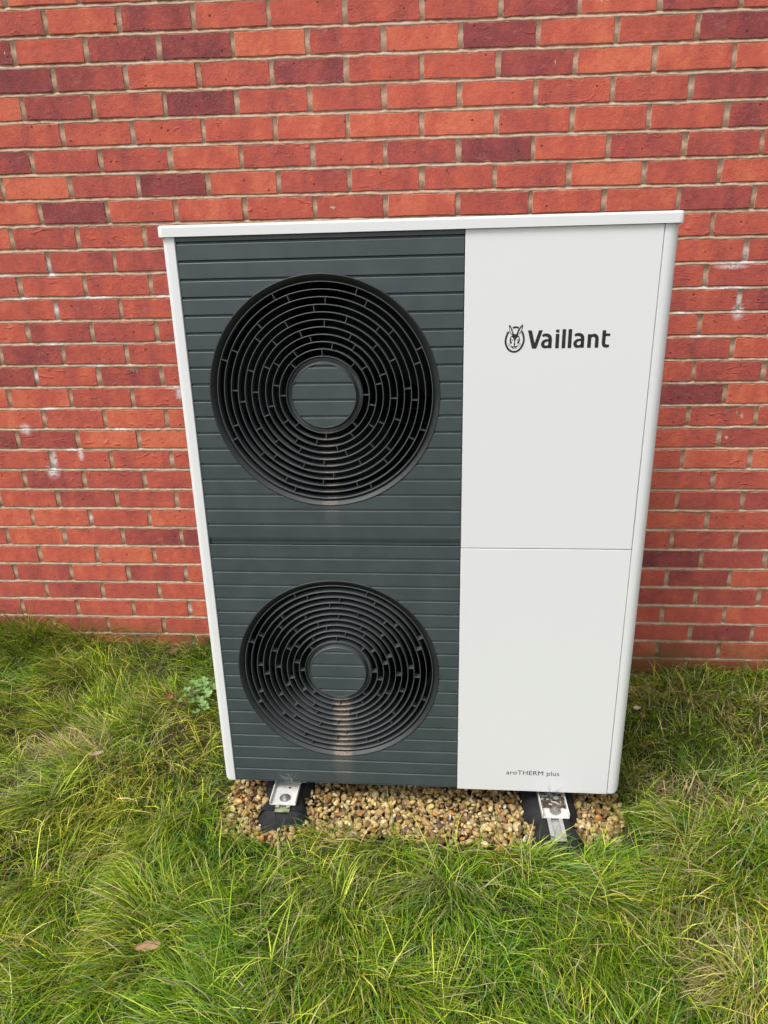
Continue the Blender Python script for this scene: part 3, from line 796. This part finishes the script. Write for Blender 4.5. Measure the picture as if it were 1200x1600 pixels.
# --- feet of the unit: bent sheet brackets, bolted to rails on rubber blocks
def bracket(xc, yf, dirty):
    """world x centre, world y of its front lip"""
    inv = pump_inv
    bm = bmesh.new(); w = .0365; z = .0475; t = .0025
    y1 = yf + .52
    box_bm(bm, xc - w, xc + w, yf, y1, z, z + t)
    box_bm(bm, xc - w - .0002, xc - w + t, yf, y1, z - .0002, z + .014); box_bm(bm, xc + w - t, xc + w + .0002, yf, y1, z - .0002, z + .014)
    bmesh.ops.transform(bm, matrix=inv, verts=bm.verts[:])
    br = link('foot_bracket', bm_mesh(bm, 'foot_bracket'), m_brk, pump)
    V, F = [], []
    for (r0, z0, n) in ((.0155, .0028, 20), (.0095, .0085, 6), (.0045, .0125, 12)):
        b = len(V)
        for zz in (0, z0):
            for k in range(n): a = 2 * math.pi * k / n; V.append((xc + .002 + r0 * math.cos(a), yf + .024 + r0 * math.sin(a), z + t + zz))
        F += [(b + k, b + (k + 1) % n, b + n + (k + 1) % n, b + n + k) for k in range(n)] + [tuple(b + n + k for k in range(n))]
    me = pymesh('bolt', V, F); me.transform(inv); link('bolt', me, m_steel, br)
    V, F = [], []
    for dx in (.008,):
        for k in range(10): a = 2 * math.pi * k / 10; V.append((xc + dx + .0045 * math.cos(a), yf + .066 + .0035 * math.sin(a), z + t + .0004))
        F.append(tuple(range(10)))
    me = pymesh('bolt_hole', V, F); me.transform(inv); link('bolt_hole', me, m_black, br)
    if dirty:                                                     # old leaf litter trapped in the channel
        V, F = [], []; r = random.Random(5)
        for i in range(120):
            x, y = xc + r.uniform(-.031, .031), yf + .034 + abs(r.gauss(0, .03)); s = r.uniform(.002, .0045); a = r.uniform(0, 6.3); b = len(V); zz = z + t + r.uniform(.001, .006)
            for k in range(5): q = a + k * 1.256; V.append((x + s * math.cos(q) * 1.4, y + s * math.sin(q), zz + r.uniform(-.0015, .0015)))
            F.append((b, b + 1, b + 2, b + 3, b + 4))
        me = pymesh('litter', V, F); me.transform(inv); tag(link('litter', me, plain('dry leaf litter', (.11, .075, .05), .9, 0, 90, .001, .6), br), kind='stuff')
pump_inv = (Matrix.Translation(base) @ Rz.to_4x4()).inverted()

def rubber_foot(xc, yf, label, moss):
    """yf: front end of the block at ground level"""
    root = empty('rubber_foot', (xc, yf + .25, -.03)); tag(root, label, 'mounting foot', 'rubber feet under the heat pump')
    # hour-glass plan with waisted sides, sloping flanks and rounded ends
    n = 44; V, F = [], []
    ring = []
    Lf = .50
    for i in range(n):
        t = i / (n - 1); y = -Lf / 2 + Lf * t
        e = min(t, 1 - t) * Lf                                     # distance to the end
        end = math.sqrt(max(0, 1 - (1 - min(1, (e + .004) / .075)) ** 2))
        waist = 1.06 - .34 * math.exp(-((e - .120) / .030) ** 2)
        ring.append((y, end, waist, e))
    prof = [(-.080, 0.0), (-.077, .018), (-.066, .050), (-.056, .068), (-.050, .0735), (-.024, .0745), (-.022, .070), (.022, .070), (.024, .0745), (.050, .0735), (.056, .068), (.066, .050), (.077, .018), (.080, 0.0)]
    k = len(prof)
    for y, end, waist, e in ring:
        drop = .012 * (1 - min(1, e / .10)) ** 1.5
        for x, z in prof:
            wid = end * (waist if abs(x) > .03 else 1)
            V.append((x * wid, y + z * (.45 if y < -.2 else -.45 if y > .2 else 0) * (1 - end * .3), max(0, z - drop * (z / .0745)) * (0.35 + .65 * min(1, end * 1.3))))
    for i in range(n - 1):
        for j in range(k - 1): F.append((i * k + j, i * k + j + 1, (i + 1) * k + j + 1, (i + 1) * k + j))
    F.append(tuple(range(k))); F.append(tuple((n - 1) * k + j for j in range(k)))
    bmx = bmesh.new(); me = pymesh('rubber_block', V, F, True); bmx.from_mesh(me); bmesh.ops.recalc_face_normals(bmx, faces=bmx.faces[:]); bmx.to_mesh(me); bmx.free()
    try: me.set_sharp_from_angle(angle=R_(62))
    except Exception: pass
    link('rubber_block', me, m_rub, root)
    bm = bmesh.new(); z = .0712
    ys, ye = -Lf / 2 + .062, Lf / 2 - .06
    box_bm(bm, -.0205, .0205, ys - .010, ye, z - .002, z)
    for s in (-1, 1):
        a, b = sorted((s * .0205, s * .0185)); box_bm(bm, a, b, ys, ye, z - .0015, z + .0065)
        a, b = sorted((s * .0207, s * .0105)); box_bm(bm, a, b, ys, ye, z + .0045, z + .0063)
    rail = bm_mesh(bm, 'rail')
    link('rail', rail, m_alu if not moss else plain('mossy rail', (.30, .34, .20), .7, 0.2, 120, .001, .5), root)
    return root
rubber_foot(.747, -.912, 'black rubber foot with a mossy rail under the dark grille side', True)
rubber_foot(1.492, -.985, 'black rubber foot with a bare metal rail under the white panel side', False)
bracket(.747, -.842, False)
bracket(1.495, -.861, True)

# ------------------------------------------------------------------ grass
def world_blades(n, region, lens, seed, straw=0.0, keep=None, low=False, width=(.0009, .0018), sd=.5, lim=(.4, 1.5)):
    r = np.random.RandomState(seed)
    x = r.uniform(region[0], region[1], n); y = r.uniform(region[2], region[3], n)
    # gather towards tufts
    gx_ = np.round((x + (vnoise(x, y, 14, 21) - .5) * .08) / .045) * .045; gy_ = np.round((y + (vnoise(x, y, 14, 22) - .5) * .08) / .045) * .045
    pull = r.uniform(0, .75, n); tx = x + (gx_ - x) * pull * .6; ty = y + (gy_ - y) * pull * .6
    x, y = tx, ty
    ok = (y < -.006) & (~gravel_edge(x, y, -.005))
    ok &= ~((x > .56) & (x < 1.68) & (y > -.885 - .035 * (x - .58) + (vnoise(x, y, 16, 31) - .5) * .05))
    ok &= ~((x > 1.425) & (x < 1.56) & (y > -.990)) & ~((x > .69) & (x < .80) & (y > -.925))
    bare = np.zeros(n)
    for bx, by, rx, ry, s in BARE:
        bare = np.maximum(bare, s * np.exp(-(((x - bx) / rx) ** 2 + ((y - by) / ry) ** 2)))
    ok &= r.rand(n) > bare
    ok &= r.rand(n) < (.30 + .95 * vnoise(x, y, 22, 23)) * np.where((x > 1.66) & (y > -.9), .8, .30 + .95 * vnoise(x, y, 6, 27))
    x, y, bare = x[ok], y[ok], bare[ok]; n = len(x)
    z = ground_h(x, y) - .004
    clump = vnoise(x, y, 8, 24)
    Ln = r.uniform(lens[0], lens[1], n) * (.60 + .75 * clump) * (1 - .35 * bare)
    Ln *= 1 - .12 * np.clip((x - 1.65) / .12, 0, 1) * np.clip((y + 1.05) / .4, 0, 1)
    cs_ = .115; ci = np.floor(x / cs_); cj = np.floor(y / cs_); best = np.full(n, 9.0); rx_ = np.zeros(n); ry_ = np.zeros(n)
    for di in (-1, 0, 1):
        for dj in (-1, 0, 1):
            a_i = (ci + di).astype(int); a_j = (cj + dj).astype(int)
            cxx = (a_i + .15 + .7 * _tab[(a_i * 7 + a_j * 13) % 256, (a_j * 3 + 5) % 256]) * cs_; cyy = (a_j + .15 + .7 * _tab[(a_i * 11 + 3) % 256, (a_i * 5 + a_j * 17) % 256]) * cs_
            dd = np.hypot(x - cxx, y - cyy); mk = dd < best; best = np.where(mk, dd, best); rx_ = np.where(mk, x - cxx, rx_); ry_ = np.where(mk, y - cyy, ry_)
    tuft = np.clip(1 - best / .085, 0, 1)
    Ln *= .62 + .62 * tuft
    fl = FLOW(x, y); kk = 11.0
    ang = np.arctan2(np.sin(fl) + ry_ * kk, np.cos(fl) + rx_ * kk) + r.normal(0, sd if not low else 1.5, n)
    flip = r.rand(n) < .14; ang = np.where(flip, ang + np.pi * r.uniform(.6, 1.4, n), ang)
    # keep off the wall and lean outwards from it
    nearw = y > -.09; ang = np.where(nearw, -np.pi / 2 + r.normal(0, .9, n), ang)
    # in front of the bed lie away from the gravel mostly
    nf = (x > .5) & (x < 1.72) & (y > -1.03); ang = np.where(nf & (np.sin(ang) > 0) & (r.rand(n) < .55), -ang + r.normal(0, .3, n), ang)
    Ln = np.where(nf, Ln * .72, Ln)
    t0 = r.uniform(.05, .5, n) + .5 * (1 - tuft) + (0.5 if low else 0); t1 = r.uniform(lim[0], lim[1], n) + t0 * .6 + (.3 if low else 0)
    t1 = np.minimum(t1, 1.95)
    w = r.uniform(width[0], width[1], n)
    segs = 4
    P = np.zeros((n, segs + 1, 3)); P[:, 0] = np.stack([x, y, z], 1)
    kink = r.normal(0, .16, (n, segs))
    aa = ang.copy(); dirv = None; T = []
    for s in range(segs):
        f = (s + .5) / segs; th = t0 + (t1 - t0) * f ** 1.1
        aa = aa + kink[:, s]
        dv = np.stack([np.sin(th) * np.cos(aa), np.sin(th) * np.sin(aa), np.cos(th)], 1)
        P[:, s + 1] = P[:, s] + dv * (Ln / segs)[:, None]; T.append(dv)
        gz_ = ground_h(P[:, s + 1, 0], P[:, s + 1, 1]) + .004 + .006 * s
        P[:, s + 1, 2] = np.maximum(P[:, s + 1, 2], gz_); P[:, s + 1, 1] = np.minimum(P[:, s + 1, 1], -.004)
    side = np.stack([-np.sin(ang), np.cos(ang), r.normal(0, .35, n)], 1); side /= np.linalg.norm(side, axis=1)[:, None]
    Vx = np.zeros((n, 2 * segs + 1, 3)); wf = [.75, 1.0, .92, .66]
    for s in range(segs):
        Vx[:, 2 * s] = P[:, s] - side * (w * wf[s])[:, None]; Vx[:, 2 * s + 1] = P[:, s] + side * (w * wf[s])[:, None]
    Vx[:, 2 * segs] = P[:, segs]
    tri = []
    for s in range(segs - 1):
        a = 2 * s; tri += [(a, a + 1, a + 3), (a, a + 3, a + 2)]
    a = 2 * (segs - 1); tri += [(a, a + 1, a + 2)]
    tri = np.array(tri); nv = 2 * segs + 1
    T = (tri[None] + (np.arange(n) * nv)[:, None, None]).reshape(-1, 3)
    # own colour of each blade
    patch = vnoise(x, y, 4.2, 30); fine = r.rand(n)
    g1 = np.array([.068, .155, .006]); g2 = np.array([.27, .40, .014]); g3 = np.array([.62, .66, .085]); g4 = np.array([.15, .30, .07])
    cc = g1 + (g2 - g1) * np.clip(fine * 1.15, 0, 1)[:, None]
    m3 = (r.rand(n) < (.18 + .40 * np.clip(patch - .30, 0, 1))); cc[m3] = g3 * r.uniform(.7, 1.15, m3.sum())[:, None]
    m4 = r.rand(n) < .12; cc[m4] = g4
    st = r.rand(n) < (straw + .75 * bare * (bare > .15) + .10 + DRY(x, y)); sc2 = np.array([.64, .54, .26]) * r.uniform(.55, 1.15, (n, 1)); cc[st] = sc2[st]
    hue = vnoise(x, y, 5.5, 33)[:, None]; lively = np.clip((hue - .5) * 3.2, 0, 1); sallow = np.clip((.42 - hue) * 3.2, 0, 1)     # lush and sallow patches of turf
    cc = cc * (1 - lively * np.array([.20, .02, .12])) * (1 + sallow * np.array([.16, .04, .08]))
    cc *= r.uniform(.50, 1.36, (n, 1))
    C = np.repeat(cc[:, None], nv, 1)
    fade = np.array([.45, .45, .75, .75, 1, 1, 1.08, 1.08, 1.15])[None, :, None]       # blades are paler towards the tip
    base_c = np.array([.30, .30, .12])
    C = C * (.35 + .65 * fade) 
    brown_tip = (r.rand(n) < .18); C[brown_tip, -1] = np.array([.38, .28, .12])
    return Vx.reshape(-1, 3), T, np.clip(C, 0, 1).reshape(-1, 3)
BARE = [(1.907, -.676, .05, .03, .6), (-.07, -.558, .10, .06, .7), (-.071, -.80, .07, .05, .75), (.325, -1.014, .11, .05, .6), (.143, -.115, .06, .03, .7),
        (1.20, -1.22, .05, .03, .4), (1.80, -1.15, .04, .05, .5), (.86, -1.33, .04, .03, .5), (.10, -1.05, .05, .04, .5), (2.02, -.26, .06, .03, .2), (1.73, -.94, .06, .05, .35)]
def FLOW(x, y):
    a = -2.55 + 1.25 * np.clip((x - .2) / 1.5, 0, 1)                                 # combed down and to the left, turning towards the viewer on the right
    a = a + (vnoise(x, y, 3.3, 40) - .5) * 2.6 + (vnoise(x, y, 8, 41) - .5) * 2.2
    return a
def DRY(x, y):
    d = np.zeros_like(x)
    for bx, by, rx, ry, s in ((1.80, -1.16, .09, .07, .6), (1.757, -1.29, .04, .08, .75), (1.9, -.68, .22, .12, .5), (2.0, -.27, .45, .10, .35), (1.78, -.95, .12, .06, .35), (.05, -.60, .16, .10, .4), (.30, -.40, .1, .08, .3), (1.05, -1.05, .35, .07, .2), (-.06, -.82, .1, .08, .5)):
        d = np.maximum(d, s * np.exp(-(((x - bx) / rx) ** 2 + ((y - by) / ry) ** 2)))
    return d
R0_ = (-.95, 2.75, -1.66, 0)
parts = [world_blades(112000, R0_, (.08, .165), 1, sd=.42, lim=(.9, 1.75), width=(.0007, .0014)),
         world_blades(18000, R0_, (.05, .13), 8, sd=.6, lim=(.6, 1.5), width=(.0012, .0021)),
         world_blades(46000, R0_, (.03, .08), 2, straw=.36, low=True, width=(.0006, .0012)),
         world_blades(46000, (-.1, 2.1, -1.62, -.80), (.10, .20), 3, sd=.34, lim=(1.0, 1.8), width=(.0007, .0015)),
         world_blades(36000, R0_, (.06, .13), 4, straw=.08, sd=.7, width=(.0006, .0011)),
         world_blades(2600, (-.62, -.22, -.12, -.01), (.10, .17), 9, sd=.6, lim=(.3, 1.1), width=(.0006, .0013)),
         world_blades(8000, (-2.2, -.95, -2.3, 0), (.07, .15), 5), world_blades(8000, (2.75, 4.2, -2.3, 0), (.07, .15), 6), world_blades(12000, (-.95, 2.75, -2.4, -1.66), (.07, .15), 7),
         world_blades(12000, (4.2, 6.4, -2.4, 0), (.08, .16), 10, width=(.0014, .0026)), world_blades(12000, (-2.4, 5.0, -3.6, -2.3), (.08, .16), 11, width=(.0014, .0026)), world_blades(8000, (-3.6, -2.2, -2.6, 0), (.08, .16), 12, width=(.0014, .0026))]
VV, TT, CC = [], [], []; o_ = 0
for v, t, c in parts: VV.append(v); TT.append(t + o_); CC.append(c); o_ += len(v)
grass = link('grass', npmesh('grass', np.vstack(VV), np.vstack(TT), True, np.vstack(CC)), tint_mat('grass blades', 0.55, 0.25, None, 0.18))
tag(grass, 'long uncut lawn grass combed over with yellow and straw blades', 'grass', kind='stuff')
print('grass tris', sum(len(t) for t in TT))

# ------------------------------------------------------------------ small things in the grass
def leaf_mesh(l, w, curl, lobes, seed, name='dry_leaf'):
    r = random.Random(seed); n = 9; V, F = [], []
    for i in range(n):
        t = i / (n - 1); hw = w * math.sin(math.pi * min(1, t * .96 + .03)) ** .7 * (1 + (lobes * math.sin(t * 19) if lobes else 0)) * .5
        for j in range(5):
            s = (j - 2) / 2; V.append(((t - .5) * l, s * hw, curl * ((s * s) * w * .9 + (t - .5) ** 2 * l * .8) + r.uniform(-.001, .001)))
    for i in range(n - 1):
        for j in range(4): F.append((i * 5 + j, (i + 1) * 5 + j, (i + 1) * 5 + j + 1, i * 5 + j + 1))
    return pymesh(name, V, F, True)
def dry_leaf(x, y, z, l, w, rot, col, label, curl=.4, lobes=.15, seed=1, tilt=(0, 0)):
    g = N('dry leaf'); n = g.noise(g.objc(), 160, 4, .6); c = g.ramp(n, [(.3, tuple(q * .6 for q in col)), (.7, tuple(min(1, q * 1.15) for q in col))])
    mm = g.fin(c, .8, g.bump(n, .001, .6))
    o = link('dry_leaf', leaf_mesh(l, w, curl, lobes, seed), mm); o.location = (x, y, z); o.rotation_euler = (tilt[0], tilt[1], rot)
    tag(o, label, 'leaf', 'dead leaves lying in the grass')
hz = lambda x, y: float(ground_h(x, y))
dry_leaf(.547, -1.30, .075, .062, .019, .22, (.40, .25, .13), 'long tan dead leaf lying on the grass at the bottom left of the photo', .3, .2, 3, (.5, 0))
dry_leaf(.262, -.352, hz(.262, -.352) + .052, .040, .026, -.5, (.36, .20, .10), 'curled brown dead leaf beside the pale green weed', 1.0, .3, 4, (.7, .2))
dry_leaf(.135, -.672, hz(.135, -.67) + .055, .055, .013, .35, (.42, .33, .20), 'narrow beige dead leaf in the grass left of the cabinet', .4, 0, 5, (.4, 0))
dry_leaf(1.842, -.375, hz(1.842, -.375) + .045, .026, .014, .1, (.66, .56, .34), 'pale yellow dead leaf at the right edge of the cabinet', .5, .1, 6, (.5, 0))
dry_leaf(1.860, -.400, hz(1.86, -.40) + .040, .018, .013, -.6, (.45, .20, .09), 'small orange brown leaf below the pale yellow one', .5, .1, 7, (.6, 0))
dry_leaf(.165, -.075, hz(.165, -.075) + .055, .050, .030, .3, (.24, .13, .08), 'dark brown dead leaf at the foot of the brick wall', .5, .25, 8, (.8, 0))

# pale green weed at the lower left of the cabinet
m_weed = None
g = N('weed leaf'); n = g.noise(g.objc(), 120, 4, .6); c = g.ramp(n, [(.3, (.09, .21, .05)), (.7, (.24, .40, .12))])
m_weed = g.fin(c, .6, g.bump(n, .001, .7))
def lobed_leaf(R0, seed):
    r = random.Random(seed); V, F = [(0, 0, 0)], []; n = 40
    for ring_, f in ((1, .5), (2, 1.0)):
        for k in range(n):
            a = -2.6 + 5.2 * k / (n - 1)
            lob = .58 + .38 * abs(math.cos(a * 2.4)) ** .7 + .09 * math.cos(a * 14.4)
            rr = R0 * f * (lob if ring_ == 2 else .9) * (1 + r.uniform(-.03, .03))
            V.append((rr * math.cos(a), rr * math.sin(a), R0 * (.10 * f * math.cos(a * 4.8) * f + .18 * f * f) + r.uniform(-.0006, .0006)))
    for k in range(n - 1):
        F.append((0, 1 + k, 2 + k)); F.append((1 + k, 1 + n + k, 2 + n + k, 2 + k))
    return pymesh('leaf', V, F, True)
wx, wy = .352, -.345; wz = hz(wx, wy)
weed = empty('weed', (wx, wy, wz)); tag(weed, 'pale green weed with lobed scalloped leaves at the lower left edge of the cabinet', 'weed')
LM = [lobed_leaf(.020, k) for k in range(5)]
V, F = [], []
r = random.Random(12)
for (dx, dy, dz, s) in ((-.030, .045, .080, .9), (.000, .062, .078, 1.0), (.028, .055, .085, 1.05), (-.045, .012, .072, .8), (-.012, .018, .086, 1.05), (.014, .028, .090, .9), (.045, .020, .080, .95), (-.028, -.022, .070, .9), (.004, -.010, .082, .95),
                        (.036, -.018, .078, 1.0), (-.004, -.050, .064, .85), (.028, -.056, .066, .95), (.052, -.040, .070, .9), (.058, .052, .072, .8), (-.055, -.030, .055, .7), (.018, -.085, .052, .75),
                        (-.020, .034, .074, .85), (.012, .010, .080, .8), (.030, .004, .074, .9), (-.034, .028, .066, .8), (.018, .046, .074, .8), (-.014, -.034, .060, .8), (.016, -.034, .066, .85), (.044, .038, .070, .8), (-.044, -.006, .060, .75), (.042, -.062, .056, .8)):
    o = bpy.data.objects.new('leaf', LM[r.randrange(5)]); COL.objects.link(o); o.parent = weed
    if not o.data.materials: o.data.materials.append(m_weed)
    o.location = (dx, dy, dz); o.scale = (s, s, s); o.rotation_euler = (r.uniform(-.1, .75), r.uniform(-.35, .35), r.uniform(0, 6.28))
    v, f = tube([(dx * .15, dy * .15, 0), (dx * .6, dy * .6, dz * .65), (dx, dy, dz)], .0011, 5); o2 = len(V); V += v; F += [tuple(q + o2 for q in ff) for ff in f]
link('stem', pymesh('stem', V, F), plain('weed stem', (.16, .20, .07), .6), weed)

# cobwebs with dust and grass bits clinging to the lower edge of the front
def cobweb(x, zd, n, spread, label, col, seed, hgt):
    r = random.Random(seed); V, F = [], []
    for i in range(n):
        p = [x + r.gauss(0, spread), zd + r.uniform(0, .01)]; pts = []
        a = r.uniform(-.7, .7)
        for k in range(8):
            pts.append(Rz @ Vector(L(p[0], -.0025 - r.uniform(0, .002), p[1])) + base); a += r.gauss(0, .5)
            st = hgt / 8 * r.uniform(.6, 1.3); p = [p[0] + math.sin(a) * st, p[1] - math.cos(a) * st]
        v, f = tube(pts, .00032, 3, .6); o2 = len(V); V += v; F += [tuple(q + o2 for q in ff) for ff in f]
    o = link('cobweb', pymesh('cobweb', V, F), plain('cobweb ' + str(seed), col, .9)); tag(o, label, 'cobweb')
cobweb(.185, 1.436, 9, .012, 'dusty cobweb strands on the dark grille above the left foot', (.42, .40, .37), 31, .045)
cobweb(.925, 1.436, 5, .007, 'dark dusty cobweb strands on the white panel above the right foot', (.22, .20, .18), 33, .035)
